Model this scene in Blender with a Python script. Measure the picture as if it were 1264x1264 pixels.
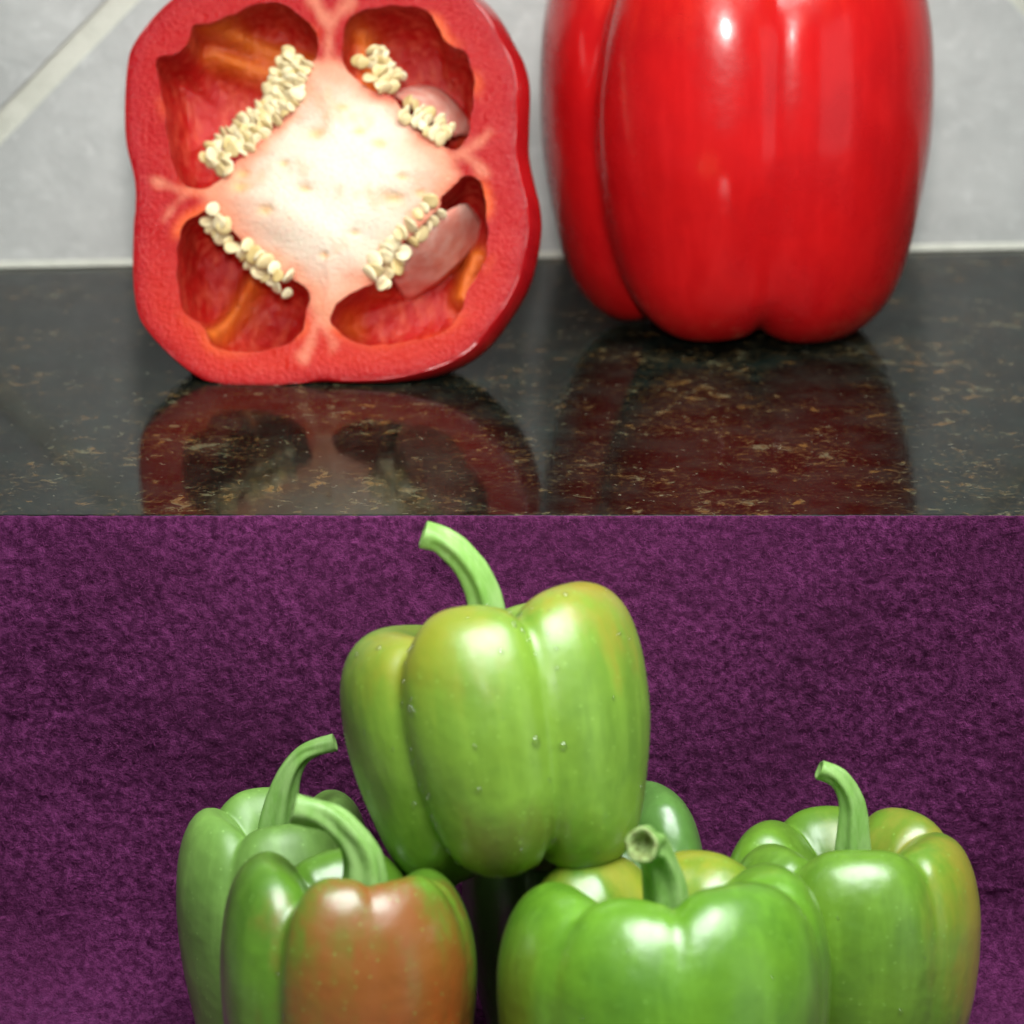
import bpy, math, random
import numpy as np
from mathutils import Vector, Matrix
from mathutils.geometry import delaunay_2d_cdt

# ------------------------------------------------------------------ scene, camera, light
for o in list(bpy.data.objects):
    bpy.data.objects.remove(o)
sc = bpy.context.scene
COL = sc.collection
RNG = np.random.default_rng(7)
random.seed(7)
R = math.radians

PITCH, DIST, LENS = R(17.0), 0.80, 135.0
CAM = Vector((0, -DIST * math.cos(PITCH), DIST * math.sin(PITCH)))
cd = bpy.data.cameras.new('camera')
cd.lens = LENS; cd.sensor_width = 36.0; cd.clip_start = 0.01; cd.clip_end = 50
cd.dof.use_dof = True; cd.dof.focus_distance = 0.80; cd.dof.aperture_fstop = 18
cam = bpy.data.objects.new('camera', cd); COL.objects.link(cam)
cam.location = CAM; cam.rotation_euler = (math.pi / 2 - PITCH, 0, 0)
sc.camera = cam

w = bpy.data.worlds.new('World'); sc.world = w; w.use_nodes = True
w.node_tree.nodes['Background'].inputs[0].default_value = (0.86, 0.93, 1.0, 1)
w.node_tree.nodes['Background'].inputs[1].default_value = 0.055

def aim(o, target):
    o.rotation_euler = (Vector(target) - o.location).to_track_quat('-Z', 'Y').to_euler()

def area(name, loc, target, sx, sy, power, col, spread=math.pi):
    l = bpy.data.lights.new(name, 'AREA'); l.shape = 'RECTANGLE'; l.size = sx; l.size_y = sy
    l.energy = power; l.color = col; l.spread = spread
    o = bpy.data.objects.new(name, l); COL.objects.link(o); o.location = loc; aim(o, target); return o

area('window_light', (0.10, -0.32, 0.56), (0.0, -0.09, -0.05), 0.60, 0.44, 3.7, (0.93, 1.0, 0.97), R(100))
area('side_window_light', (0.80, -0.60, 0.06), (0.0, -0.08, -0.04), 0.50, 0.60, 0.5, (0.85, 0.95, 1.0))
sl = bpy.data.lights.new('flash_lamp', 'SPOT'); sl.energy = 20; sl.color = (1.0, 0.97, 0.93)
sl.spot_size = R(18.5); sl.spot_blend = 0.45; sl.shadow_soft_size = 0.034
so = bpy.data.objects.new('flash_lamp', sl); COL.objects.link(so)
so.location = (0.0, -0.74, 0.30); aim(so, (-0.003, 0.15, 0.058))

sc.view_settings.view_transform = 'Standard'; sc.view_settings.look = 'None'
sc.view_settings.exposure = 0.0; sc.view_settings.gamma = 1.0
sc.view_settings.use_curve_mapping = False
sc.render.engine = 'CYCLES'
sc.cycles.use_denoising = True
sc.cycles.max_bounces = 5; sc.cycles.diffuse_bounces = 3; sc.cycles.glossy_bounces = 3; sc.cycles.transparent_max_bounces = 6
sc.cycles.use_adaptive_sampling = True; sc.cycles.adaptive_threshold = 0.03
sc.cycles.caustics_reflective = False; sc.cycles.caustics_refractive = False

# ------------------------------------------------------------------ helpers
PXK = 36.0 / LENS / 1264.0
FWD = Vector((0, math.cos(PITCH), -math.sin(PITCH))); UPV = Vector((0, math.sin(PITCH), math.cos(PITCH)))
def ray(px, py):
    return FWD + Vector((1, 0, 0)) * ((px - 632) * PXK) + UPV * ((632 - py) * PXK)
def at_depth(px, py, Y):
    d = ray(px, py); return CAM + d * ((Y - CAM.y) / d.y)
def on_ground(px, py, z=0.0):
    d = ray(px, py); return CAM + d * ((z - CAM.z) / d.z)

def link(name, me, parent=None, mat=None, smooth=True):
    o = bpy.data.objects.new(name, me); COL.objects.link(o)
    if mat is not None: me.materials.append(mat)
    if smooth and len(me.polygons):
        me.polygons.foreach_set('use_smooth', np.ones(len(me.polygons), dtype=bool))
    if parent is not None: o.parent = parent
    return o
def mesh(name, verts, faces):
    me = bpy.data.meshes.new(name); me.from_pydata([tuple(map(float, v)) for v in verts], [], faces); me.update(); return me
def grid_mesh(name, P, wrap_u=False):
    """P: (rows, cols, 3) array of points."""
    nr, nc = P.shape[:2]
    cc = nc if wrap_u else nc - 1
    j, i = np.meshgrid(np.arange(nr - 1), np.arange(cc), indexing='ij')
    i2 = (i + 1) % nc
    q = np.stack([j * nc + i, j * nc + i2, (j + 1) * nc + i2, (j + 1) * nc + i], -1).reshape(-1, 4)
    me = bpy.data.meshes.new(name)
    me.vertices.add(nr * nc); me.vertices.foreach_set('co', P.reshape(-1).astype(np.float32))
    n = len(q); me.loops.add(n * 4); me.polygons.add(n)
    me.loops.foreach_set('vertex_index', q.reshape(-1).astype(np.int32))
    me.polygons.foreach_set('loop_start', np.arange(0, n * 4, 4, dtype=np.int32))
    me.polygons.foreach_set('loop_total', np.full(n, 4, dtype=np.int32))
    me.update(calc_edges=True); me.validate(); return me
def tag(o, label=None, cat=None, group=None, kind=None):
    if label: o['label'] = label
    if cat: o['category'] = cat
    if group: o['group'] = group
    if kind: o['kind'] = kind
    return o
def empty(name, loc):
    o = bpy.data.objects.new(name, None); o.empty_display_size = 0.01; COL.objects.link(o); o.location = loc; return o
def vcol(me, cols):
    a = me.color_attributes.new('tint', 'FLOAT_COLOR', 'POINT')
    c = np.ones((len(me.vertices), 4), dtype=np.float32); c[:, :3] = cols
    a.data.foreach_set('color', c.reshape(-1))
def wobble(P, scale, seed, n=10):
    """smooth 3-d noise from a few random waves, about -1..1"""
    g = np.random.default_rng(seed); k = g.normal(size=(n, 3)); ph = g.uniform(0, 6.28, n); a = g.uniform(.4, 1, n)
    return (np.sin((P @ k.T) * scale + ph) * a).sum(-1) / (a.sum() * 0.55)
def catmull(pts, ts):
    """open Catmull-Rom through rows of pts, evaluated at ts in 0..1"""
    pts = np.asarray(pts, float); n = len(pts) - 1
    x = np.clip(np.asarray(ts) * n, 0, n - 1e-9); k = x.astype(int); f = (x - k)[:, None]
    p = lambda i: pts[np.clip(i, 0, n)]
    p0, p1, p2, p3 = p(k - 1), p(k), p(k + 1), p(k + 2)
    return 0.5 * (2 * p1 + (p2 - p0) * f + (2 * p0 - 5 * p1 + 4 * p2 - p3) * f ** 2 + (3 * p1 - p0 - 3 * p2 + p3) * f ** 3)
def closed_spline(pts, step):
    pts = np.asarray(pts, float); n = len(pts)
    ext = np.vstack([pts[-2:], pts, pts[:3]])
    fine = catmull(ext, np.linspace(2 / (len(ext) - 1), (n + 2) / (len(ext) - 1), 1200))
    d = np.r_[0, np.cumsum(np.linalg.norm(np.diff(fine, axis=0), axis=1))]
    m = max(12, int(d[-1] / step)); t = np.linspace(0, d[-1], m, endpoint=False)
    return np.stack([np.interp(t, d, fine[:, i]) for i in range(fine.shape[1])], -1)
def sstep(a, b, x):
    t = np.clip((x - a) / (b - a), 0, 1); return t * t * (3 - 2 * t)

# ------------------------------------------------------------------ materials
class NT:
    def __init__(self, name):
        self.m = bpy.data.materials.new(name); self.m.use_nodes = True
        self.t = self.m.node_tree; self.b = self.t.nodes['Principled BSDF']
    def n(self, kind, **kw):
        x = self.t.nodes.new(kind)
        for k, v in kw.items(): setattr(x, k, v)
        return x
    def l(self, a, b): self.t.links.new(a, b)
    def coord(self, scale=(1, 1, 1), which='Object'):
        c = self.n('ShaderNodeTexCoord'); mp = self.n('ShaderNodeMapping'); mp.inputs['Scale'].default_value = scale
        self.l(c.outputs[which], mp.inputs[0]); return mp.outputs[0]
    def noise(self, co, scale, detail=3, rough=.5, dist=0.0):
        x = self.n('ShaderNodeTexNoise'); x.inputs['Scale'].default_value = scale; x.inputs['Detail'].default_value = detail
        x.inputs['Roughness'].default_value = rough; x.inputs['Distortion'].default_value = dist
        self.l(co, x.inputs['Vector']); return x.outputs['Fac']
    def mr(self, v, a, b, c=0.0, d=1.0):
        x = self.n('ShaderNodeMapRange', interpolation_type='SMOOTHSTEP')
        for i, q in enumerate((a, b, c, d)): x.inputs[i + 1].default_value = q
        self.l(v, x.inputs[0]); return x.outputs[0]
    def mix(self, f, a, b, mode='MIX'):
        x = self.n('ShaderNodeMix', data_type='RGBA', blend_type=mode)
        for s, v in ((0, f), (6, a), (7, b)):
            if isinstance(v, bpy.types.NodeSocket): self.l(v, x.inputs[s])
            elif s == 0: x.inputs[0].default_value = v
            else: x.inputs[s].default_value = (*v, 1)
        return x.outputs[2]
    def math(self, op, a, b=None):
        x = self.n('ShaderNodeMath', operation=op)
        for i, v in enumerate((a, b)):
            if v is None: continue
            if isinstance(v, bpy.types.NodeSocket): self.l(v, x.inputs[i])
            else: x.inputs[i].default_value = v
        return x.outputs[0]
    def bump(self, h, strength, dist, prev=None):
        x = self.n('ShaderNodeBump'); x.inputs['Strength'].default_value = strength; x.inputs['Distance'].default_value = dist
        self.l(h, x.inputs['Height'])
        if prev is not None: self.l(prev, x.inputs['Normal'])
        return x.outputs[0]
    def set(self, **kw):
        for k, v in kw.items():
            s = self.b.inputs[k.replace('_', ' ')]
            if isinstance(v, bpy.types.NodeSocket): self.l(v, s)
            elif isinstance(v, tuple) and len(v) == 3 and s.type == 'RGBA': s.default_value = (*v, 1)
            else: s.default_value = v
        return self

def pepper_skin(name, base, dark, patches=(), rough=0.24, seed=0.0, H=0.06, sss=0.12, sssr=(0.5, 1.0, 0.15), coat=0.5, coatr=.24, speck=True, mott=0.0):
    """base/dark: two skin colours; patches: (direction, lo, hi, colour) ripening blushes by direction from the middle."""
    t = NT(name)
    if speck:
        dk = lambda q: tuple(x * .84 for x in q)
        base, dark, patches = dk(base), dk(dark), [(d, a, b, dk(q)) for d, a, b, q in patches]
    co = t.coord(); add = t.n('ShaderNodeVectorMath', operation='ADD'); add.inputs[1].default_value = (seed, seed * .7, seed * .3)
    t.l(co, add.inputs[0]); cs = add.outputs[0]
    st = t.n('ShaderNodeVectorMath', operation='MULTIPLY'); st.inputs[1].default_value = (1, 1, .16); t.l(cs, st.inputs[0])
    streak = t.noise(st.outputs[0], 190, 3, .65)
    blot = t.noise(cs, 48, 4, .62)
    c = t.mix(t.mr(blot, .32, .68), base, dark)
    c = t.mix(t.math('MULTIPLY', t.mr(streak, .42, .75), .42 if speck else .2), c, tuple(min(1, x * 1.45 + .01) for x in base))
    sub = t.n('ShaderNodeVectorMath', operation='SUBTRACT'); sub.inputs[1].default_value = (0, 0, H * .5); t.l(co, sub.inputs[0])
    nrm = t.n('ShaderNodeVectorMath', operation='NORMALIZE'); t.l(sub.outputs[0], nrm.inputs[0])
    for d, lo, hi, colr in patches:
        dv = Vector(d).normalized()
        dot = t.n('ShaderNodeVectorMath', operation='DOT_PRODUCT'); dot.inputs[1].default_value = dv; t.l(nrm.outputs[0], dot.inputs[0])
        f = t.math('ADD', dot.outputs['Value'], t.math('MULTIPLY', t.math('SUBTRACT', blot, .5), .55 + mott))
        if mott:
            f = t.math('ADD', f, t.math('MULTIPLY', t.math('SUBTRACT', t.noise(cs, 260, 4, .7), .5), mott * 1.3))
        f = t.math('ADD', f, t.math('MULTIPLY', t.math('SUBTRACT', streak, .5), .45 + mott * .8))
        c = t.mix(t.mr(f, lo, hi), c, colr)
    if speck:
        vo = t.n('ShaderNodeTexVoronoi'); vo.inputs['Scale'].default_value = 420; t.l(cs, vo.inputs['Vector'])
        c = t.mix(t.mr(vo.outputs['Distance'], .18, .02, 0, .5), c, tuple(min(1, x * 1.5 + .06) for x in base))
    t.set(Base_Color=c, Roughness=t.mr(blot, .25, .8, rough - .06, rough + .09),
          Coat_Weight=coat, Coat_Roughness=coatr, IOR=1.66 if speck else 1.42)
    nb = t.bump(t.noise(cs, 150, 2, .5), .34 if speck else .12, .0011)
    t.set(Normal=nb)
    return t.m

def stem_material(name, a, b):
    t = NT(name); co = t.coord((1, 1, .3))
    c = t.mix(t.mr(t.noise(co, 320, 4, .6), .3, .7), a, b)
    t.set(Base_Color=c, Roughness=.46,
          Normal=t.bump(t.noise(co, 900, 3, .6), .35, .0005)); return t.m

M = {}
M['stem'] = stem_material('pepper_stem_skin', (.20, .40, .075), (.31, .50, .16))
M['stem_dark'] = stem_material('pepper_stem_skin_dark', (.12, .29, .045), (.20, .38, .09))
t = NT('stem_cut_tissue'); c = t.coord()
t.set(Base_Color=t.mix(t.mr(t.noise(c, 700, 3), .4, .65), (.36, .48, .17), (.20, .24, .07)), Roughness=.7); M['stem_cut'] = t.m
t = NT('water'); t.set(Base_Color=(1, 1, 1), Roughness=.02, Transmission_Weight=1.0, IOR=1.33); 
tr = t.n('ShaderNodeBsdfTransparent'); gl = t.n('ShaderNodeBsdfGlossy'); gl.inputs['Roughness'].default_value = .12
lw = t.n('ShaderNodeLayerWeight'); lw.inputs['Blend'].default_value = .35; ms = t.n('ShaderNodeMixShader')
t.l(t.mr(lw.outputs['Fresnel'], 0, 1, .10, .35), ms.inputs[0]); t.l(tr.outputs[0], ms.inputs[1]); t.l(gl.outputs[0], ms.inputs[2])
t.l(ms.outputs[0], t.t.nodes['Material Output'].inputs['Surface']); M['water'] = t.m

# granite
t = NT('polished_dark_granite'); co = t.coord()
f1 = t.noise(co, 210, 6, .70, .5); msk = t.noise(co, 34, 4, .65)
f2 = t.noise(co, 520, 4, .6, .4)
base = t.mix(t.mr(t.noise(co, 90, 4, .6), .35, .7), (.002, .003, .0025), (.008, .013, .0105))
th = t.math('SUBTRACT', f1, t.math('MULTIPLY', t.math('SUBTRACT', .62, msk), .50))
gold = t.mix(t.mr(t.noise(co, 130, 2), .38, .62), (.125, .066, .020), (.095, .088, .05))
c = t.mix(t.mr(th, .50, .64), base, gold)
c = t.mix(t.math('MULTIPLY', t.mr(t.noise(co, 620, 4, .7), .50, .64), t.mr(msk, .40, .62, .15, .9)), c, (.062, .040, .016))
c = t.mix(t.mr(f2, .64, .73, 0, .75), c, (.16, .145, .10))
t.set(Base_Color=c, Roughness=t.mr(t.noise(co, 300, 3), .3, .7, .06, .11), IOR=1.14, Normal=t.bump(t.noise(co, 60, 2), .02, .0004)); M['granite'] = t.m

# tile, grout, caulk
t = NT('grey_stone_tile'); co = t.coord()
c = t.mix(t.mr(t.noise(co, 24, 6, .68), .3, .7), (.41, .41, .40), (.55, .545, .53))
c = t.mix(t.mr(t.noise(co, 210, 4, .65), .52, .75, 0, .55), c, (.64, .635, .62))
t.set(Base_Color=c, Roughness=.42, Normal=t.bump(t.noise(co, 260, 4, .6), .25, .0012)); M['tile'] = t.m
t = NT('cream_grout'); co = t.coord()
t.set(Base_Color=t.mix(t.mr(t.noise(co, 150, 4), .3, .7), (.55, .54, .47), (.63, .615, .54)), Roughness=.85, Normal=t.bump(t.noise(co, 1100, 4), .5, .0008)); M['grout'] = t.m

# purple cloth
t = NT('purple_terry'); co = t.coord()
c = t.mix(t.mr(t.noise(co, 640, 3, .7), .34, .68), (.064, .006, .044), (.200, .034, .145))
c = t.mix(t.mr(t.noise(co, 30, 3), .35, .7, 0, .35), c, (.105, .014, .075))
c = t.mix(t.mr(t.noise(co, 15, 3, .6), .36, .66, 0, .55), c, t.mix(1.0, c, (.62, .52, .56), 'MULTIPLY'))  # nap-direction shading painted into the colour as broad darker patches
t.set(Base_Color=c, Roughness=.9, Specular_IOR_Level=.15, Sheen_Weight=.25, Sheen_Roughness=.45, Sheen_Tint=(.55, .18, .52),
      Normal=t.bump(t.noise(co, 1500, 4, .7), .8, .0016)); M['cloth'] = t.m
t = NT('purple_fibre'); t.set(Base_Color=(.140, .025, .098), Roughness=.9, Specular_IOR_Level=.1); M['fibre'] = t.m

# flesh of the cut pepper
t = NT('cut_pepper_flesh'); co = t.coord()
at = t.n('ShaderNodeVertexColor', layer_name='tint')
c = t.mix(t.mr(t.noise(co, 850, 3, .75), .42, .70, 0, .38), at.outputs[0], t.mix(.35, at.outputs[0], (.74, .12, .09)))
c = t.mix(t.mr(t.noise(co, 160, 3, .6), .55, .75, 0, .3), c, t.mix(1.0, c, (1.15, .75, .55), 'MULTIPLY'))
nb = t.bump(t.noise(co, 1000, 2, .7), .45, .0010); nb = t.bump(t.noise(co, 260, 3), .15, .0012, nb)
t.set(Base_Color=c, Roughness=.25, Subsurface_Weight=.15, Subsurface_Scale=.003, Subsurface_Radius=(1, .35, .2), Normal=nb, IOR=1.36, Specular_IOR_Level=.2); M['flesh'] = t.m
t = NT('pepper_inner_wall'); co = t.coord()
at = t.n('ShaderNodeVertexColor', layer_name='tint')
stv = t.n('ShaderNodeVectorMath', operation='MULTIPLY'); stv.inputs[1].default_value = (1, .35, 1); t.l(co, stv.inputs[0])
c = t.mix(t.mr(t.noise(stv.outputs[0], 420, 4, .65), .42, .72, 0, .6), at.outputs[0], t.mix(.55, at.outputs[0], (.85, .20, .10)))
nb = t.bump(t.noise(stv.outputs[0], 700, 4, .65), .7, .0016); nb = t.bump(t.noise(co, 160, 3), .5, .002, nb)
t.set(Base_Color=c, Roughness=.24, Normal=nb, IOR=1.4); M['inner'] = t.m
t = NT('pale_membrane'); co = t.coord()
t.set(Base_Color=t.mix(t.mr(t.noise(co, 260, 3), .35, .7), (.66, .24, .18), (.76, .42, .34)), Roughness=.3, Subsurface_Weight=.4,
      Subsurface_Scale=.003, Subsurface_Radius=(1, .5, .4), Normal=t.bump(t.noise(co, 300, 3), .3, .001)); M['membrane'] = t.m
t = NT('pepper_seed'); oi = t.n('ShaderNodeObjectInfo')
c = t.mix(oi.outputs['Random'], (.60, .44, .18), (.80, .69, .46))
t.set(Base_Color=c, Roughness=.42, Subsurface_Weight=.2, Subsurface_Scale=.0015, Subsurface_Radius=(1, .8, .5)); M['seed'] = t.m

# ------------------------------------------------------------------ setting: counter, wall, cloth
YL, YR = 0.2205, 0.2425                                  # wall line seen at the left and right of the counter
yaw = math.atan2(YR - YL, 0.27)
WC = Vector((0, (YL + YR) / 2, 0)); WX = Vector((math.cos(yaw), math.sin(yaw), 0)); WN = Vector((math.sin(yaw), -math.cos(yaw), 0))
def wallp(x, z, out=0.0):
    return WC + WX * x + Vector((0, 0, z)) + WN * out

def box_between(name, pts_bottom, pts_top, mat, parent=None, smooth=False):
    n = len(pts_bottom); v = list(pts_bottom) + list(pts_top)
    f = [tuple(reversed(range(n))), tuple(range(n, 2 * n))] + [(i, (i + 1) % n, n + (i + 1) % n, n + i) for i in range(n)]
    return link(name, mesh(name, v, f), parent, mat, smooth)
def bevel(o, wdt, seg=3):
    m = o.modifiers.new('bevel', 'BEVEL'); m.width = wdt; m.segments = seg; m.limit_method = 'ANGLE'

W2 = 0.42
def slab_ring(z, front, back):
    a, b = wallp(-W2, z, back), wallp(W2, z, back)
    return [Vector((-W2, front, z)), Vector((W2, front, z)), Vector((b.x, b.y, z)), Vector((a.x, a.y, z))]
slab = box_between('granite_counter', slab_ring(-.022, -.0022, .0012), slab_ring(0, -.0022, .0012), M['granite'])
bevel(slab, .0004); tag(slab, kind='structure')
t = NT('painted_board'); t.set(Base_Color=(.25, .24, .22), Roughness=.6); M['board'] = t.m
base_o = box_between('counter_base', slab_ring(-.13, .012, .003), slab_ring(-.0225, .012, .003), M['board'], slab)

wall = box_between('wall', [wallp(-.6, -.14, -.0015), wallp(.6, -.14, -.0015), wallp(.6, -.14, -.02), wallp(-.6, -.14, -.02)],
                   [wallp(-.6, .42, -.0015), wallp(.6, .42, -.0015), wallp(.6, .42, -.02), wallp(-.6, .42, -.02)], M['grout'])
tag(wall, kind='structure')
# diamond-laid tiles: apex of the middle one at (AX, AZ); side S, joint J
AX, AZ, S, J = 0.016, 0.187, 0.30, 0.0062
e1 = np.array([math.sqrt(.5), math.sqrt(.5)]); e2 = np.array([-math.sqrt(.5), math.sqrt(.5)])
def clip_poly(poly, x0, x1, z0, z1):
    for ax, val, sgn in ((0, x0, 1), (0, x1, -1), (1, z0, 1), (1, z1, -1)):
        out = []
        for i in range(len(poly)):
            a, b = poly[i], poly[(i + 1) % len(poly)]
            da, db = sgn * (a[ax] - val), sgn * (b[ax] - val)
            if da >= 0: out.append(a)
            if da * db < 0: out.append(a + (b - a) * (da / (da - db)))
        poly = out
        if len(poly) < 3: return []
    return poly
for i in range(-2, 3):
    for j in range(-2, 3):
        c0 = np.array([AX, AZ]) + e1 * (i - .5) * (S + J) + e2 * (j - .5) * (S + J)
        h = S / 2
        poly = clip_poly([c0 - e1 * h - e2 * h, c0 + e1 * h - e2 * h, c0 + e1 * h + e2 * h, c0 - e1 * h + e2 * h], -.58, .58, .0006, .41)
        if not poly: continue
        o = box_between('tile', [wallp(p[0], p[1], -.0012) for p in poly], [wallp(p[0], p[1], -.0002 + .0002 * random.random()) for p in poly], M['tile'], wall)
        bevel(o, .0007, 2)
# caulk bead where wall meets counter
prof = [(.0000, .0016), (.0006, .0014), (.0013, .0007), (.0016, .0002)]
P = np.array([[tuple(wallp(x, z, o_)) for x in np.linspace(-.41, .41, 60)] for (o_, z) in prof])
tag(link('caulk_bead', grid_mesh('caulk_bead', P), wall, M['grout']))

# cloth: hangs down the counter front, sweeps forward along the table
ZG = -0.112
def value_noise(nr, nc, cell, seed):
    g = np.random.default_rng(seed); a = g.uniform(-1, 1, (int(nr / cell) + 4, int(nc / cell) + 4))
    y = np.arange(nr) / cell; x = np.arange(nc) / cell
    yi, xi = y.astype(int), x.astype(int); fy, fx = (y - yi)[:, None], (x - xi)[None]
    fy = fy * fy * (3 - 2 * fy); fx = fx * fx * (3 - 2 * fx)
    A = lambda dy, dx: a[(yi + dy)[:, None], (xi + dx)[None]]
    return (A(0, 0) * (1 - fx) + A(0, 1) * fx) * (1 - fy) + (A(1, 0) * (1 - fx) + A(1, 1) * fx) * fy
stp = .00062
rad = .028
path = []; nrm = []
def addp(y, z, ny, nz): path.append((y, z)); nrm.append((ny, nz))
for z in np.arange(.0006, ZG + rad, -stp): addp(-.0048, z, -1, 0)
for a in np.arange(0, math.pi / 2, stp / rad): addp(-.0048 - rad * (1 - math.cos(a)), ZG + rad - rad * math.sin(a), -math.cos(a), math.sin(a))
for y in np.arange(-.0048 - rad, -.24, -stp): addp(y, ZG, 0, 1)
path = np.array(path); nrm = np.array(nrm)
xs = np.arange(-.2, .2, stp); nr, nc = len(path), len(xs)
hgt = .00026 * value_noise(nr, nc, 2.6, 1) + .00016 * value_noise(nr, nc, 5.2, 2) + .00018 * value_noise(nr, nc, 1.3, 5)
fold = .0042 * value_noise(nr, nc, 84, 3) + .0012 * value_noise(nr, nc, 34, 4)
fade = np.clip(np.arange(nr) / 40., 0, 1)[:, None]
hgt = hgt * (.8 + .2 * fade) + fold * fade
P = np.zeros((nr, nc, 3)); P[..., 0] = xs[None] + .0003 * value_noise(nr, nc, 3, 8)
P[..., 1] = path[:, 0:1] + nrm[:, 0:1] * hgt; P[..., 2] = path[:, 1:2] + nrm[:, 1:2] * hgt
top = P[:1].copy(); top[..., 1] += .0022; top[..., 2] -= .0006          # rolled top edge of the cloth
P2 = np.concatenate([top, P], 0)
cloth = link('purple_cloth', grid_mesh('purple_cloth', P2), None, M['cloth']); tag(cloth, kind='structure')
# nap: short fibres standing out of the cloth
nf = 170000
ri = RNG.integers(2, nr, nf); ci = RNG.integers(60, nc - 60, nf)
root = P[ri, ci]; nn = np.stack([np.zeros(nf), nrm[ri, 0], nrm[ri, 1]], -1)
dirn = nn * .7 + RNG.normal(size=(nf, 3)) * .55; dirn /= np.linalg.norm(dirn, axis=1)[:, None]
L = RNG.uniform(.0006, .0016, nf)[:, None]
side = np.cross(dirn, RNG.normal(size=(nf, 3))); side /= np.linalg.norm(side, axis=1)[:, None]; side *= .00007
V = np.stack([root - side, root + side, root + dirn * L], 1).reshape(-1, 3)
me = bpy.data.meshes.new('nap'); me.vertices.add(nf * 3); me.vertices.foreach_set('co', V.reshape(-1).astype(np.float32))
me.loops.add(nf * 3); me.polygons.add(nf); me.loops.foreach_set('vertex_index', np.arange(nf * 3, dtype=np.int32))
me.polygons.foreach_set('loop_start', np.arange(0, nf * 3, 3, dtype=np.int32)); me.polygons.foreach_set('loop_total', np.full(nf, 3, dtype=np.int32))
me.update(calc_edges=True)
nap = link('nap', me, cloth, M['fibre'], False); tag(nap, kind='stuff')
table = box_between('table', [Vector((x, y, ZG - .03)) for x, y in ((-.30, -.30), (.30, -.30), (.30, .011), (-.30, .011))],
                    [Vector((x, y, ZG - .0035)) for x, y in ((-.30, -.30), (.30, -.30), (.30, .011), (-.30, .011))], M['board'])
tag(table, kind='structure')

# ------------------------------------------------------------------ whole peppers
CREST = [(0, .80), (.14, .80), (.26, .845), (.40, .94), (.54, .99), (.69, 1.0), (.84, .955), (.945, .855), (.995, .70), (.985, .48), (.90, .25), (.80, .10), (.66, .02), (.50, 0), (.30, .045), (.12, .10), (0, .11)]
GROOVE = [(0, .80), (.14, .795), (.25, .79), (.36, .80), (.48, .825), (.62, .83), (.74, .79), (.80, .70), (.815, .58), (.79, .43), (.72, .28), (.61, .185), (.48, .14), (.34, .115), (.20, .11), (.10, .11), (0, .11)]
def pepper_surface(R_, H, grooves, lobes, taper=1.0, top=1.0, sidestr=.8, botstr=1.0, seed=1, nu=220, nv=120, sq=0.55, lump=.012, dimple=1.0):
    """grooves: (deg from the camera-facing front, strength); lobes: (radius, shoulder height, foot drop) between successive grooves."""
    th = np.linspace(-math.pi, math.pi, nu, endpoint=False)
    g = np.array([R(a) for a, _ in grooves]); gs = np.array([s for _, s in grooves]); n = len(g)
    wv = np.zeros(nu); lr = np.zeros(nu); ls = np.zeros(nu); lf = np.zeros(nu)
    lob = np.array(lobes, float)
    for i, a in enumerate(th):
        k = None
        for j in range(n):
            a0, a1 = g[j], g[(j + 1) % n] + (2 * math.pi if j == n - 1 else 0)
            for aa in (a, a + 2 * math.pi):
                if a0 <= aa < a1: k = j; u = (aa - a0) / (a1 - a0)
        x = 2 * u - 1
        f = max(0.0, 1 - abs(x) ** 2.3) ** sq
        s = gs[k] * (1 - u) + gs[(k + 1) % n] * u
        s = gs[k] if u < .22 else gs[(k + 1) % n] if u > .78 else gs[k] + (gs[(k + 1) % n] - gs[k]) * sstep(.22, .78, u)
        wv[i] = 1 - s * (1 - f)
        # smooth lobe values across the groove
        nb = (k + 1) % n if u > .5 else (k - 1) % n
        b = .5 * sstep(.25, 0, min(u, 1 - u)) if min(u, 1 - u) < .25 else 0
        v = lob[k] * (1 - b) + lob[nb] * b
        lr[i], ls[i], lf[i] = v
    ker = np.array([1, 2, 3, 2, 1.]); ker /= ker.sum()                # slightly rounded groove bottoms
    wv = np.convolve(np.r_[wv[-2:], wv, wv[:2]], ker, 'valid')
    vs = np.linspace(0, 1, nv); C = catmull(CREST, vs); G = catmull(GROOVE, vs)
    st = np.interp(vs, [0, .2, .42, .55, .68, .8, 1], [top, top, (top + sidestr) / 2, sidestr, sidestr, botstr, botstr])[:, None]
    W = 1 - (1 - wv[None]) * st
    rho = G[:, :1] + (C[:, :1] - G[:, :1]) * W
    z = G[:, 1:] + (C[:, 1:] - G[:, 1:]) * W
    hi = sstep(.55, .95, z); lo = sstep(.45, .0, z)
    zz = z + hi * (ls[None] - 1) * sstep(.1, .45, rho) - lo * (lf[None]) * sstep(.1, .4, rho)
    zz = np.where(z > .7, zz - (dimple - 1) * .12 * sstep(.45, .1, rho), zz)
    tp = 1 - (1 - taper) * sstep(.85, 0.0, z)
    rr = rho * tp * (1 + (lr[None] - 1) * sstep(.05, .5, rho)) * R_
    P = np.stack([rr * np.sin(th)[None], -rr * np.cos(th)[None], zz * H], -1)
    d = wobble(P / R_, 2.1, seed) * lump * R_ + wobble(P / R_, 5.0, seed + 50) * lump * .42 * R_ + wobble(P / R_, 11, seed + 70) * lump * .10 * R_
    rad_ = np.sqrt(P[..., 0] ** 2 + P[..., 1] ** 2)[..., None] + 1e-6
    P[..., :2] *= 1 + np.clip(d[..., None] / np.maximum(rad_, R_ * .5), -.2, .2)
    P[..., 2] += d * .5
    return P
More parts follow.
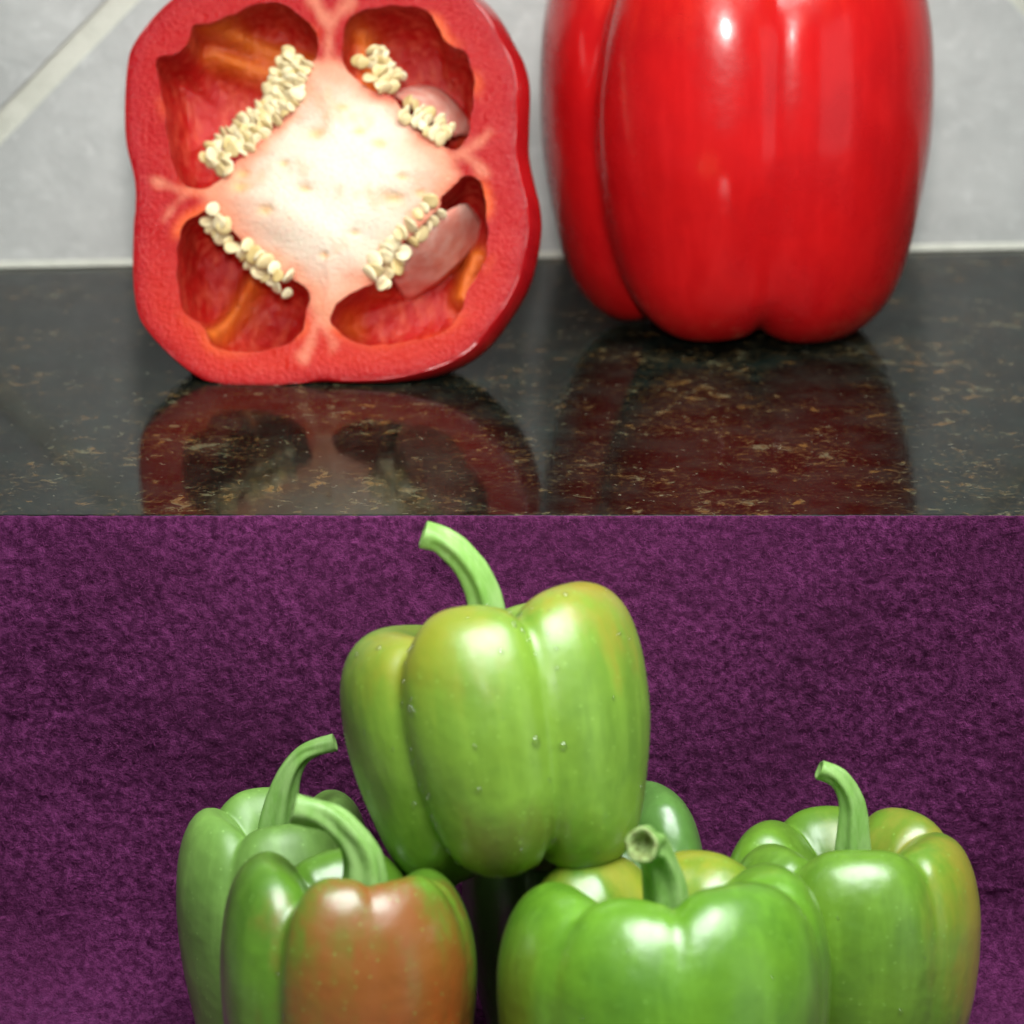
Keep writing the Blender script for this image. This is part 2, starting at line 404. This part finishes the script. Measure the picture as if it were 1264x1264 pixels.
def seat(P, rot, loc):
    """rotate, drop so that the lowest point sits at loc.z"""
    Q = P.reshape(-1, 3) @ np.array(rot.to_3x3()).T
    return Matrix.Translation(Vector((loc[0], loc[1], loc[2] - Q[:, 2].min()))) @ rot.to_4x4()

def stem_parts(parent, pts, r0, r1, mat, ridges=5, hollow=True, seed=0, flare=2.0, endflare=1.12):
    """pts: path in the pepper's own frame; a ridged stalk with calyx foot and a cut end."""
    n = 44; ts = np.linspace(0, 1, n); C = catmull(pts, ts); m = 40
    T = np.gradient(C, axis=0); T /= np.linalg.norm(T, axis=1)[:, None]
    ref = np.array([1.0, .2, 0]); U = ref - T * (T @ ref)[:, None]; U /= np.linalg.norm(U, axis=1)[:, None]; V = np.cross(T, U)
    r = r0 + (r1 - r0) * sstep(0, .8, ts)
    r = r * (1 + (flare - 1) * np.exp(-ts * 13) * .55) * (1 + (endflare - 1) * sstep(.8, 1, ts))
    a = np.linspace(0, 2 * math.pi, m, endpoint=False)
    rid = 1 + .15 * np.cos(ridges * a + seed)[None] * (sstep(0, .2, ts) * (1 - .75 * sstep(.72, .95, ts)))[:, None] + .04 * np.cos(2 * a + ts[:, None] * 3)
    rr = r[:, None] * rid
    P = C[:, None] + U[:, None] * (rr * np.cos(a))[..., None] + V[:, None] * (rr * np.sin(a))[..., None]
    P += wobble(P * 1000, .55, seed + 3)[..., None] * r1 * .05
    s = link('stem', grid_mesh('stem', P, True), parent, mat)
    rings = []
    depth = .9 * r1 if hollow else .15 * r1
    for q, dz in ((1.0, 0), (.93, .08 * r1), (.80, .06 * r1), (.62, -.15 * r1), (.5, -depth * .8), (.3, -depth), (.02, -depth)):
        rings.append(C[-1] + (P[-1] - C[-1]) * q + T[-1] * dz)
    link('cut_end', grid_mesh('cut_end', np.array(rings), True), s, M['stem_cut'] if hollow else mat)
    # calyx: five-pointed cap spreading in the dimple
    rg = []
    aa = np.linspace(0, 2 * math.pi, 60, endpoint=False)
    for q, dz in ((.9, .0014), (1.25, .0008), (1.65, .00035), (2.0, .0002), (2.35, -.0004)):
        star = 1 + .30 * max(0, (q - 1.2)) * np.cos(5 * aa + seed)
        x = r0 * q * star
        rg.append(np.stack([C[0][0] + x * np.cos(aa), C[0][1] + x * np.sin(aa), C[0][2] + dz + .0012 + .0004 * np.sin(5 * aa + 1) + sstep(1.3, 2.4, q) * .0034 + 0 * aa], -1))
    link('calyx', grid_mesh('calyx', np.array(rg), True), parent, M['stem_dark'])
    return s

def drop_mesh():
    V, F = [], []
    m, n = 10, 6
    for j in range(n + 1):
        a = j / n * math.pi
        for i in range(m):
            b = i / m * 2 * math.pi
            z = math.cos(a); V.append((math.sin(a) * math.cos(b), math.sin(a) * math.sin(b), z * (.62 if z > 0 else .25)))
    for j in range(n):
        for i in range(m): F.append((j * m + i, (j + 1) * m + i, (j + 1) * m + (i + 1) % m, j * m + (i + 1) % m))
    me = mesh('water_droplet', V, F); me.materials.append(M['water'])
    me.polygons.foreach_set('use_smooth', np.ones(len(me.polygons), dtype=bool)); return me
DROP = drop_mesh()
def droplets(parent, P, spots):
    """spots: (deg from front, row fraction, radius)"""
    nv, nu = P.shape[:2]
    for deg, vf, rr in spots:
        i = int(round((R(deg) + math.pi) / (2 * math.pi) * nu)) % nu; j = min(nv - 3, max(2, int(vf * nv)))
        p = P[j, i]; n_ = np.cross(P[j, (i + 2) % nu] - P[j, i - 2], P[j - 2, i] - P[j + 2, i]); n_ /= np.linalg.norm(n_)
        if n_ @ np.array([p[0], p[1], 0]) < 0: n_ = -n_
        o = bpy.data.objects.new('water_droplet', DROP); COL.objects.link(o); o.parent = parent
        o.matrix_local = Matrix.Translation(Vector(p)) @ Vector(n_).to_track_quat('Z', 'Y').to_matrix().to_4x4() @ Matrix.Diagonal((rr, rr * random.uniform(.9, 1.3), rr, 1))

def build_pepper(name, label, group, loc, R_, H, grooves, lobes, skin, stem=None, tilt=(0, 0, 0), drops=(), floor=True, **kw):
    P = pepper_surface(R_, H, grooves, lobes, **kw)
    rot = (Matrix.Rotation(R(tilt[1]), 4, 'Y') @ Matrix.Rotation(R(tilt[0]), 4, 'X') @ Matrix.Rotation(R(tilt[2]), 4, 'Z'))
    root_ = empty(name, (0, 0, 0)); root_.matrix_world = seat(P, rot, loc)
    tag(root_, label, 'pepper', group)
    body = link('body', grid_mesh('body', P[:, ::-1], True), root_, skin)
    if stem:
        z0 = P[0, 0, 2]
        # stem path is given in the pile's upright axes relative to the dimple; bring it into the pepper's frame
        inv = rot.to_3x3().inverted()
        pts = [np.array(inv @ Vector(q)) + np.array([0, 0, z0 - .0006]) for q in stem['pts']]
        stem_parts(root_, pts, stem['r0'], stem['r1'], stem.get('mat', M['stem']), hollow=stem.get('hollow', False), seed=stem.get('seed', 1), endflare=stem.get('endflare', 1.1))
    if drops: droplets(root_, P, drops)
    return root_, P

G1, G2 = (.105, .235, .020), (.065, .165, .014)
YEL = (.34, .36, .025)
GRP = 'green peppers piled on the purple cloth'

# red pepper standing on the counter
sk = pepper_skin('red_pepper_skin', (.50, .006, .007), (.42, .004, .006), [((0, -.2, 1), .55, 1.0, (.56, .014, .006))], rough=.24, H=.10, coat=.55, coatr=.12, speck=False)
cR = on_ground(915, 420)
build_pepper('red_pepper', 'whole glossy red pepper standing on dark granite beside the pepper half', None, (cR.x - .0004, .159, 0), .0494, .1000,
             [(-53, .95), (8, .42), (88, .8), (150, .9), (230, .9)], [(1.0, 1.0, .0), (1.0, 1.0, .015), (.97, .98, 0), (.95, 1, 0), (.99, .98, .0)],
             sk, None, tilt=(-2.5, 0, 0), taper=1.03, top=1, sidestr=.72, botstr=1.0, seed=3, lump=.010, sq=.55)

# pile
pTop = at_depth(609, 900, -.082)
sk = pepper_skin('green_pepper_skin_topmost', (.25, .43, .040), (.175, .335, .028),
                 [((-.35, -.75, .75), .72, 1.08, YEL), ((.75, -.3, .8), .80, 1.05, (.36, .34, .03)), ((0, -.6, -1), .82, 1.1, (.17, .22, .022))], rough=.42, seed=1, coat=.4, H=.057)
dr = [(-34 + random.uniform(-4, 5), random.uniform(.36, .82), random.uniform(.0004, .0008)) for _ in range(22)]
dr += [(20 + random.uniform(-5, 12), random.uniform(.27, .6), random.uniform(.0004, .0010)) for _ in range(14)]
dr += [(random.uniform(-75, 75), random.uniform(.28, .8), random.choice((.00025, .0003, .0004, .0005, .0007))) for _ in range(46)]
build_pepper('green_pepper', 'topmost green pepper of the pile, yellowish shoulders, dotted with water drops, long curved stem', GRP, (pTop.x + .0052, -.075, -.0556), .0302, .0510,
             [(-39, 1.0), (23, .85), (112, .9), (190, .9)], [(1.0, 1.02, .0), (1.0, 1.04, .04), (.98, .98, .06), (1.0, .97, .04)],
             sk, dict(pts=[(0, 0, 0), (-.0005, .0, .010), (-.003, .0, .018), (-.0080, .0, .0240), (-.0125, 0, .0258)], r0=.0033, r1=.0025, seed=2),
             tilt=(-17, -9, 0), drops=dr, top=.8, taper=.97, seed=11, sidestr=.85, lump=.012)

pF = at_depth(822, 1075, -.105)
sk = pepper_skin('green_pepper_skin_squat', (.165, .375, .022), (.105, .275, .015),
                 [((.1, 1, .75), .62, 1.05, (.38, .37, .022)), ((-.75, .75, .6), .72, 1.1, (.34, .34, .03))], rough=.36, seed=4, H=.064)
build_pepper('green_pepper', 'squat glossy bright green pepper in front, its hollow stem cut facing us', GRP, (pF.x - .0002, -.111, ZG), .0319, .0700,
             [(-42, .55), (3, .62), (72, .7), (128, .85), (188, .9), (250, .8)], [(1.0, .97, 0), (1.0, 1.0, 0), (1.0, 1.0, .0), (.98, 1.0, 0), (.98, 1.0, 0), (1.0, .97, 0)],
             sk, dict(pts=[(0, 0, 0), (.0008, .0, .011), (-.0005, -.0006, .0200), (-.0028, -.0036, .0262), (-.0045, -.0082, .0280)], r0=.0041, r1=.0030, hollow=True, seed=5, endflare=1.08),
             tilt=(-12, 0, 0), drops=[(5, .55, .0005), (12, .6, .0003), (-30, .5, .0004), (38, .47, .0003), (-14, .42, .0003), (52, .55, .0004)], top=.62, taper=.9, sidestr=.18, botstr=.8, seed=21, lump=.008, sq=.6, dimple=1.5)

pR = at_depth(1053, 1020, -.052)
sk = pepper_skin('green_pepper_skin_yellowed', (.170, .345, .024), (.115, .26, .017),
                 [((1, -.1, .35), .58, .98, (.38, .34, .03)), ((.5, .3, .9), .75, 1.2, (.36, .30, .04))], rough=.38, seed=7, H=.062)
build_pepper('green_pepper', 'green pepper at the right with a yellowing side and hooked stem', GRP, (pR.x - .0005, -.058, ZG), .0265, .0610,
             [(-38, .9), (38, .7), (105, .8), (165, .8), (222, .8), (272, .8)], [(1.02, 1.0, 0), (1.0, .99, 0), (.98, 1, 0), (.98, .99, 0), (1.0, .98, 0), (1.0, .97, 0)],
             sk, dict(pts=[(0, 0, 0), (.0005, 0, .010), (.0, 0, .0185), (-.0025, 0, .0235), (-.0065, 0, .0255)], r0=.0034, r1=.0019, seed=3),
             tilt=(-6, 0, 0), drops=[(18, .55, .0006), (30, .5, .0003), (-10, .45, .0003), (48, .6, .0004)], top=.48, taper=.95, sidestr=.45, seed=31, lump=.010)

pBL = at_depth(335, 990, -.050)
sk = pepper_skin('green_pepper_skin_back', (.24, .45, .085), (.175, .35, .055), [((.1, -1, .1), .82, 1.05, (.17, .22, .02))], rough=.50, seed=9, coat=.2, coatr=.35, H=.061)
build_pepper('green_pepper', 'dull green pepper at the far left behind the browning one', GRP, (pBL.x, -.051, ZG), .0202, .0628,
             [(-25, .8), (60, .9), (150, .9), (235, .9)], [(1.05, .98, 0), (1.0, 1.02, 0), (1, 1.0, 0), (1.0, .98, 0)],
             sk, dict(pts=[(.0, 0, 0), (.0012, 0, .012), (.003, 0, .0195), (.0065, .0, .0245), (.0125, 0, .0268)], r0=.0038, r1=.0016, seed=8),
             tilt=(-8, 0, 0), taper=.86, top=.5, sidestr=.5, seed=41)

pFL = at_depth(428, 1100, -.103)
BR = (.35, .108, .018)
sk = pepper_skin('green_pepper_skin_browning', (.150, .325, .026), (.10, .235, .018),
                 [((.55, -1, .30), .36, .70, (.24, .18, .022)), ((.58, -1, .25), .50, .84, BR), ((.75, -1, -.20), .60, 1.1, (.54, .090, .013))], mott=.18, rough=.36, seed=12, H=.06)
build_pepper('green_pepper', 'green pepper turning orange brown on its front, at the lower left', GRP, (pFL.x, -.103, ZG), .0245, .0715,
             [(-33, .95), (16, .20), (72, .18), (140, .85), (225, .85)], [(1.0, 1.0, 0), (1.0, .985, 0), (1.0, .95, 0), (1.0, .97, 0), (1.02, 1.01, 0)],
             sk, dict(pts=[(.002, 0, 0), (.003, 0, .011), (.0022, 0, .0195), (-.0025, 0, .0258), (-.0100, 0, .0282)], r0=.0044, r1=.0026, seed=6),
             tilt=(-8, 0, 0), top=.75, drops=[(-30, .5, .0005), (-28, .62, .0006), (-33, .7, .0005), (-26, .8, .0006), (-34, .45, .0004)], taper=.84, sidestr=.6, seed=51, dimple=1.3)

pBC = at_depth(700, 975, -.042)
sk = pepper_skin('green_pepper_skin_hidden', (.14, .31, .06), (.10, .24, .04), rough=.36, seed=15, H=.064)
build_pepper('green_pepper', 'mostly hidden pale green pepper behind the topmost one', GRP, (pBC.x + .0035, -.041, ZG), .0256, .0640,
             [(-20, .7), (70, .9), (160, .9), (250, .9)], [(1.0, .94, 0), (1.0, 1.0, 0), (1, 1, 0), (1, .98, 0)], sk, None, taper=.85, sidestr=.5, seed=61)

# ------------------------------------------------------------------ halved red pepper
LEAN, FYAW = R(23), R(-4)
B0 = on_ground(400, 476.5)
U_ = Vector((math.cos(FYAW), math.sin(FYAW), 0))
N0 = Vector((math.sin(FYAW), -math.cos(FYAW), 0))
V_ = (-N0 * math.sin(LEAN) + Vector((0, 0, 1)) * math.cos(LEAN)).normalized()
N_ = U_.cross(V_).normalized()
if N_.y > 0: N_ = -N_
def to_face(pts):
    out = []
    for x, y in pts:
        d = ray(x, y); k = (B0 - CAM).dot(N_) / d.dot(N_); p = CAM + d * k - B0
        out.append((p.dot(U_), p.dot(V_)))
    return np.array(out)
face_m = Matrix(((U_.x, V_.x, N_.x, B0.x), (U_.y, V_.y, N_.y, B0.y), (U_.z, V_.z, N_.z, B0.z), (0, 0, 0, 1)))

OUT = [(215,0),(189,25),(166,57),(159,83),(156,133),(158,178),(168,221),(169,256),(167,276),(166,333),(171,380),(184,406),(213,437),(244,461),(272,473),(308,476.5),(344,475),(370,471),(396,466.5),(427,468),(475,466),(522,457),(558,444),(587,423),(613,390),(635,352),(646,314),(651,278),(649,250),(643,225),(636,190),(636,154),(637,107),(631,78),(620,55),(601,21),(582,0),(558,-14),(520,-22),(455,-20),(402,-13),(350,-21),(290,-23),(243,-14)]
CH = {
 'TL': [(391,47),(391,71),(377,80),(367,97),(353,142),(320,176),(284,209),(272,221),(256,230),(236,231),(223,225),(213,202),(206,166),(201,119),(194,78),(204,69),(222,63),(230,52),(239,32),(263,26),(291,14),(320,6),(344,5),(363,12),(380,28)],
 'TR': [(423,47),(428,26),(447,14),(475,7),(503,6),(527,14),(541,31),(547,47),(560,57),(575,63),(583,80),(584,107),(582,142),(577,166),(563,184),(548,180),(538,171),(520,164),(503,152),(494,133),(482,119),(458,111),(442,100),(428,85),(423,71)],
 'BR': [(565,224),(577,215),(594,226),(598,247),(602,283),(600,319),(589,340),(578,356),(570,380),(556,402),(532,418),(499,424),(463,425),(439,421),(418,409),(409,395),(416,378),(432,364),(446,355),(461,347),(475,323),(494,302),(522,278),(541,259),(547,241)],
 'BL': [(246,264),(232,271),(223,283),(218,307),(218,342),(223,376),(233,391),(250,405),(260,426),(282,434),(310,434),(334,430),(358,423),(371,409),(377,387),(384,369),(378,355),(365,346),(344,333),(320,319),(296,295),(272,269),(258,259)]}
PLA = [(385,78),(428,87),(458,111),(494,133),(520,164),(545,183),(556,205),(556,222),(545,243),(541,259),(494,302),(461,347),(440,356),(425,380),(412,392),(392,388),(382,362),(365,346),(344,333),(296,295),(262,257),(258,240),(272,221),(284,209),(320,176),(353,142),(367,97)]
SEP = [((405,20),(405,95)),((405,35),(388,0)),((408,30),(432,2)),((275,238),(222,236)),((225,236),(192,223)),((228,240),(202,272)),
       ((545,200),(580,185)),((578,186),(603,166)),((575,192),(600,216)),((404,375),(394,398)),((391,398),(375,436)),((398,395),(412,424))]
outl = closed_spline(OUT, 4.0)
chs = {k: closed_spline(v, 4.0) for k, v in CH.items()}
for k in chs:
    q3 = np.c_[chs[k], np.zeros(len(chs[k]))]
    chs[k] = chs[k] + np.stack([wobble(q3, .10, 201), wobble(q3, .10, 202)], -1) * 2.2 + np.stack([wobble(q3, .30, 203), wobble(q3, .30, 204)], -1) * .8
pla = closed_spline(PLA, 4.0)
def inside(poly, pts):
    x, y = pts[:, 0], pts[:, 1]; r = np.zeros(len(pts), bool); a = poly; b = np.roll(poly, -1, 0)
    for (x0, y0), (x1, y1) in zip(a, b):
        c = ((y0 > y) != (y1 > y))
        with np.errstate(divide='ignore', invalid='ignore'): xx = (x1 - x0) * (y - y0) / (y1 - y0 + 1e-12) + x0
        r ^= c & (x < xx)
    return r
def pdist(poly, pts):
    return np.sqrt(((pts[:, None] - poly[None]) ** 2).sum(-1)).min(1)
def sdist(seg, pts):
    a, b = np.array(seg[0], float), np.array(seg[1], float); d = b - a
    k = np.clip(((pts - a) @ d) / (d @ d), 0, 1); return np.linalg.norm(pts - a - k[:, None] * d, axis=1)
gx, gy = np.meshgrid(np.arange(152, 660, 4.5), np.arange(-26, 482, 4.0)); gp = np.stack([gx.ravel(), gy.ravel()], -1)
gp += RNG.uniform(-1.1, 1.1, gp.shape)
ok = inside(outl, gp) & (pdist(outl, gp) > 2.6)
for c_ in chs.values(): ok &= ~inside(c_, gp) & (pdist(c_, gp) > 2.6)
gp = gp[ok]
allp = [outl] + list(chs.values()) + [gp]
verts2 = np.vstack(allp); edges = []; off = 0
for lp in allp[:-1]:
    m_ = len(lp); edges += [(off + i, off + (i + 1) % m_) for i in range(m_)]; off += m_
v2, _, f2, *_ = delaunay_2d_cdt([Vector(p) for p in verts2], edges, [], 0, 1e-4)
v2 = np.array([tuple(p) for p in v2]); f2 = np.array([f for f in f2 if len(f) == 3])
cen = v2[f2].mean(1)
keep = inside(outl, cen)
for c_ in chs.values(): keep &= ~inside(c_, cen)
f2 = f2[keep]; cen = cen[keep]
# colours: what the flesh itself is
def face_col(p):
    red = np.array([.34, .004, .006])[None] * (1 - sstep(250, 440, p[:, 1]))[:, None] + np.array([.42, .014, .006])[None] * sstep(250, 440, p[:, 1])[:, None]; pink = np.array([.29, .007, .014]); peach = np.array([.66, .25, .15]); cream = np.array([.72, .62, .50]); orange = np.array([.75, .13, .03])
    nz = wobble(np.c_[p, np.zeros(len(p))], .06, 91)
    c = red.copy()
    ed = sstep(26, 4, pdist(outl, p)) * .55
    c = c * (1 - ed[:, None]) + pink * ed[:, None]
    ch_d = np.min([pdist(q, p) for q in chs.values()], 0)
    k = sstep(16, 0, ch_d) * sstep(.1, .9, nz) * .7
    c = c * (1 - k[:, None]) + orange * k[:, None]
    sd = np.min([sdist(s, p) for s in SEP], 0)
    nz2 = wobble(np.c_[p, np.zeros(len(p))], .16, 96); k = sstep(13, -2, sd + 4 * nz + 4 * nz2) * .62
    c = c * (1 - k[:, None]) + peach * k[:, None]
    inn = inside(pla, p); d = pdist(pla, p) * np.where(inn, -1, 1)
    d = d + 7 * wobble(np.c_[p, np.zeros(len(p))], .12, 97)
    k = sstep(16, -8, d); c = c * (1 - k[:, None]) + peach * k[:, None]
    cc = np.array([412., 222.]); rr = np.linalg.norm((p - cc) / np.array([150, 150]), axis=1)
    k = sstep(2, -26, d) * sstep(1.15, .35, rr + .12 * nz); c = c * (1 - k[:, None]) + cream * k[:, None]
    mo = sstep(.25, 1.0, wobble(np.c_[p, np.zeros(len(p))], .13, 95)) * sstep(4, -14, d) * .45
    c = c * (1 - mo[:, None]) + np.array([.66, .36, .20]) * mo[:, None]
    rimk = sstep(4.5, 1.0, pdist(outl, p)) * .85
    return c * (1 - rimk[:, None]) + np.array([.22, .004, .007]) * rimk[:, None]
def face_h(p):
    inn = inside(pla, p); d = pdist(pla, p) * np.where(inn, 1, -1)
    q = np.c_[p, np.zeros(len(p))]
    return .0046 * sstep(-8, 75, d) + .00045 * wobble(q, .055, 33) * sstep(-12, 20, d) + .00018 * wobble(q, .11, 34) - .0002 * sstep(5, 0, pdist(outl, p))
hh = face_h(v2)
# little torn pits in the placenta
PITS = [(392,168,9),(268+30,232,8),(445,165,6),(470,180,7),(487,247,7),(498,222,5),(378,237,6),(403,318,4),(425,135,5),(330,262,7),(352,205,5),(300,215,6),(520,240,5),(440,290,4)]
colr = face_col(v2)
for x, y, r_ in PITS:
    g = np.exp(-((v2[:, 0] - x) ** 2 / (r_ * 1.3) ** 2 + (v2[:, 1] - y) ** 2 / (r_ * .8) ** 2)); hh -= .0010 * g
    colr = colr * (1 - .75 * g[:, None]) + np.array([.72, .40, .14]) * .75 * g[:, None]
uv = to_face(v2); V3 = np.c_[uv, hh]
half = empty('halved_red_pepper', (0, 0, 0)); half.matrix_world = face_m
tag(half, 'cut half of a red pepper showing seeds and pale core, leaning on the counter', 'pepper')
isp = inside(pla, cen)
def sub(name, sel, parent):
    F = f2[sel]; ids, inv = np.unique(F, return_inverse=True); F = inv.reshape(F.shape)
    vv = V3[ids]; e1_ = vv[F[:, 1]] - vv[F[:, 0]]; e2_ = vv[F[:, 2]] - vv[F[:, 0]]
    flip = np.cross(e1_, e2_)[:, 2] < 0; F[flip] = F[flip][:, ::-1]
    me = mesh(name, vv, [tuple(int(q) for q in f) for f in F]); vcol(me, colr[ids]); return link(name, me, parent, M['flesh'])
flesh = sub('cut_face', ~isp, half); placenta = sub('placenta', isp, half)
# seed chambers
RIDGE = {'TL': [((250, 50), (330, 70)), ((250, 20), (370, 60))], 'TR': [((440, 30), (450, 80))], 'BR': [((560, 350), (580, 300))], 'BL': [((300, 330), (255, 400))]}
TGT = {'TL': (268, 120), 'TR': (535, 100), 'BR': (525, 345), 'BL': (280, 360)}
for k, lp in chs.items():
    rings, cols = [], []
    tg = np.array(TGT[k], float)
    hb = face_h(lp)
    for s in np.linspace(0, 1, 22):
        q = lp + (tg - lp) * (s ** 2.1) * .985
        if s > 0: q = q + np.sin(s * math.pi) * (lp - tg) * .05          # slight undercut behind the rim
        dep = .025 * (1 - (1 - s) ** 2.4)
        ridge = np.zeros(len(lp))
        for sg in RIDGE[k]: ridge = np.maximum(ridge, np.exp(-(sdist(sg, q) / 13) ** 2))
        q3 = np.c_[q, np.full(len(lp), s * 40)]
        bump = .0009 * wobble(q3, .07, 71) * min(1, s * 4) + .0004 * wobble(q3, .2, 72) * min(1, s * 4)
        rings.append(np.c_[to_face(q), hb * max(0, 1 - s * 5) - dep + bump + ridge * .0055 * sstep(.1, .5, s)])
        red = np.array([.44, .010, .008]); org = np.array([.74, .17, .018])
        mixv = np.clip(ridge * .95 + .45 * sstep(.35, 1.1, wobble(q3, .045, 77)), 0, 1)[:, None] * (1 if s > .05 else .4)
        rim = (1 - sstep(0, .12, s)) * .35
        cc = red * (1 - mixv) + org * mixv
        cols.append(cc * (1 - rim) + np.array([.60, .045, .04]) * rim)
    P = np.array(rings); me = grid_mesh('seed_chamber', P, True); vcol(me, np.array(cols).reshape(-1, 3))
    link('seed_chamber', me, half, M['inner'])
# pale membranes inside two chambers
def membrane(p0, p1, p2, dep, wdt):
    c_ = catmull([p0, p1, p2], np.linspace(0, 1, 16)); T = np.gradient(c_, axis=0); T /= np.linalg.norm(T, axis=1)[:, None]
    Nn = np.c_[-T[:, 1], T[:, 0]]; rows = []
    pr = np.sin(np.linspace(.15, math.pi - .15, 16)) ** .6
    for q in np.linspace(-1, 1, 13):
        p = c_ - Nn * (q * wdt * (.40 + .60 * pr))[:, None]
        h_ = (q + 1) / 2
        rows.append(np.c_[to_face(p), -dep - .018 * h_ ** 1.6 - .011 * (1 - pr) + .0011 * wobble(np.c_[p, p[:, 0]], .07, 5)])
    o = link('membrane', grid_mesh('membrane', np.array(rows)), half, M['membrane'])
    m = o.modifiers.new('thick', 'SOLIDIFY'); m.thickness = .0008
membrane((582, 250), (533, 304), (482, 340), .0022, 22)
membrane((486, 94), (528, 112), (568, 150), .0022, 24)

# outer skin of the half
of = to_face(outl); cf = np.array([of[:, 0].mean(), (of[:, 1].max() + of[:, 1].min()) / 2])
rings = []
for d_, s_, du, dv in ((0.0, 1, 0, 0), (-.0006, 1.010, 0, 0), (-.003, 1.020, .0006, 0), (-.007, 1.026, .0014, .0005), (-.013, 1.012, .0018, .0015), (-.020, .955, .0015, .003), (-.028, .87, .001, .0045), (-.036, .75, 0, .006), (-.043, .58, 0, .007), (-.047, .38, 0, .008), (-.0475, .18, 0, .008), (-.046, .02, 0, .008)):
    q = cf + (of - cf) * s_ + np.array([du, dv]); hrow = face_h(outl)[:, None] if d_ == 0 else np.full((len(of), 1), d_)
    rings.append(np.c_[q, hrow])
rings = np.array(rings)
tt = np.linspace(0, 1, 60); rings = np.stack([catmull(rings[:, i], tt) for i in range(rings.shape[1])], 1)
fm = np.array(face_m); wz = rings @ fm[2, :3] + fm[2, 3]
low = wz < .0004                                          # a soft flat where it rests on the stone
rings = rings + ((.0004 - np.minimum(wz, .0004)))[..., None] * (np.array([0, V_.z, N_.z]) / (V_.z ** 2 + N_.z ** 2))[None, None] * low[..., None]
sk = pepper_skin('red_pepper_half_skin', (.40, .006, .008), (.30, .004, .007), rough=.22, H=.05, coat=.5, sssr=(1, .15, .1), speck=False)
link('skin', grid_mesh('skin', rings, True), half, sk)

# seeds: flat discs packed along the placenta
def seed_mesh(k):
    V, F = [], []; m, n = 14, 7; g = random.Random(k)
    for j in range(n + 1):
        a = j / n * math.pi
        for i in range(m):
            b = i / m * 2 * math.pi; rr = math.sin(a) * (1 + .10 * math.cos(b - .4) + .05 * math.cos(3 * b + k))
            zz = math.cos(a) * (1 - .25 * math.exp(-(rr / .55) ** 2))
            V.append((rr * math.cos(b), rr * math.sin(b) * .84, zz * .27 + .12 * rr * rr * math.cos(2 * b + k)))
    for j in range(n):
        for i in range(m): F.append((j * m + i, (j + 1) * m + i, (j + 1) * m + (i + 1) % m, j * m + (i + 1) % m))
    me = mesh('seed', V, F); me.materials.append(M['seed'])
    me.polygons.foreach_set('use_smooth', np.ones(len(me.polygons), dtype=bool)); return me
SEEDS = [seed_mesh(k) for k in range(4)]
# (path, half width px, rows, step px, which way the chamber lies, height over face)
BANDS = [([(368,72),(357,90),(350,112),(336,135),(315,152),(297,168),(280,185),(264,205)], 22, 5, 7.8, (-1, -.7)),
         ([(455,68),(470,86),(488,106)], 18, 4, 8.0, (.6, -.8)),
         ([(500,136),(520,146),(538,156),(556,165)], 13, 3, 8.0, (.8, -.3)),
         ([(551,214),(549,226),(548,240)], 7, 1, 12, (1, 0)),
         ([(538,254),(522,272),(505,288),(491,304),(480,319),(469,334),(459,350)], 9, 2, 8.5, (.7, .7)),
         ([(260,264),(270,279),(288,293),(304,309),(320,325),(338,341),(359,354)], 8, 2, 9.0, (-.6, .8))]
PX2M = np.linalg.norm(to_face([(400, 200)])[0] - to_face([(410, 200)])[0]) / 10
for bi, (pp, hw, rows, stepx, outd) in enumerate(BANDS):
    pp = np.array(pp, float); ln = np.linalg.norm(np.diff(pp, axis=0), axis=1).sum(); m_ = max(2, int(ln / stepx))
    od = np.array(outd, float); od /= np.linalg.norm(od)
    for r_ in range(rows):
        ts = np.clip((np.arange(m_) + (.5 if r_ % 2 else .1)) / m_, 0, 1); C = catmull(pp, ts); T = catmull(pp, np.clip(ts + .02, 0, 1)) - catmull(pp, np.clip(ts - .02, 0, 1))
        for c_, tv in zip(C, T):
            tv = tv / (np.linalg.norm(tv) + 1e-9); nv_ = np.array([-tv[1], tv[0]]); nv_ *= np.sign(nv_ @ od + 1e-9)
            fr = 0 if rows == 1 else -1 + 2 * r_ / (rows - 1)
            p = c_ + nv_ * (fr * hw * .8) + RNG.uniform(-3.2, 3.2, 2)
            if RNG.random() < (.02 if bi == 0 else .07): continue
            u_, v_ = to_face([p])[0]
            hz = float(face_h(np.array([p]))[0]) * .55 + .0010 - .0016 * (fr + 1) + RNG.uniform(-.0006, .0006)
            sz = (11.2 if bi >= 4 else 9.4) * PX2M * RNG.uniform(.72, 1.2)
            # face of each seed looks along the row; its edge points into the chamber
            zx = Vector((tv[0] + RNG.uniform(-.4, .4), -tv[1] + RNG.uniform(-.4, .4), RNG.uniform(.3, 1.4))) if RNG.random() < .6 else Vector((RNG.uniform(-1, 1), RNG.uniform(-1, 1), 1))
            xx = Vector((nv_[0], -nv_[1], .25)); zx.normalize(); yx = zx.cross(xx).normalized(); xx = yx.cross(zx)
            o = bpy.data.objects.new('seed', SEEDS[int(RNG.integers(4))]); COL.objects.link(o); o.parent = half
            o.matrix_local = Matrix(((xx.x * sz, yx.x * sz, zx.x * sz, u_), (xx.y * sz, yx.y * sz, zx.y * sz, v_), (xx.z * sz, yx.z * sz, zx.z * sz, hz), (0, 0, 0, 1)))
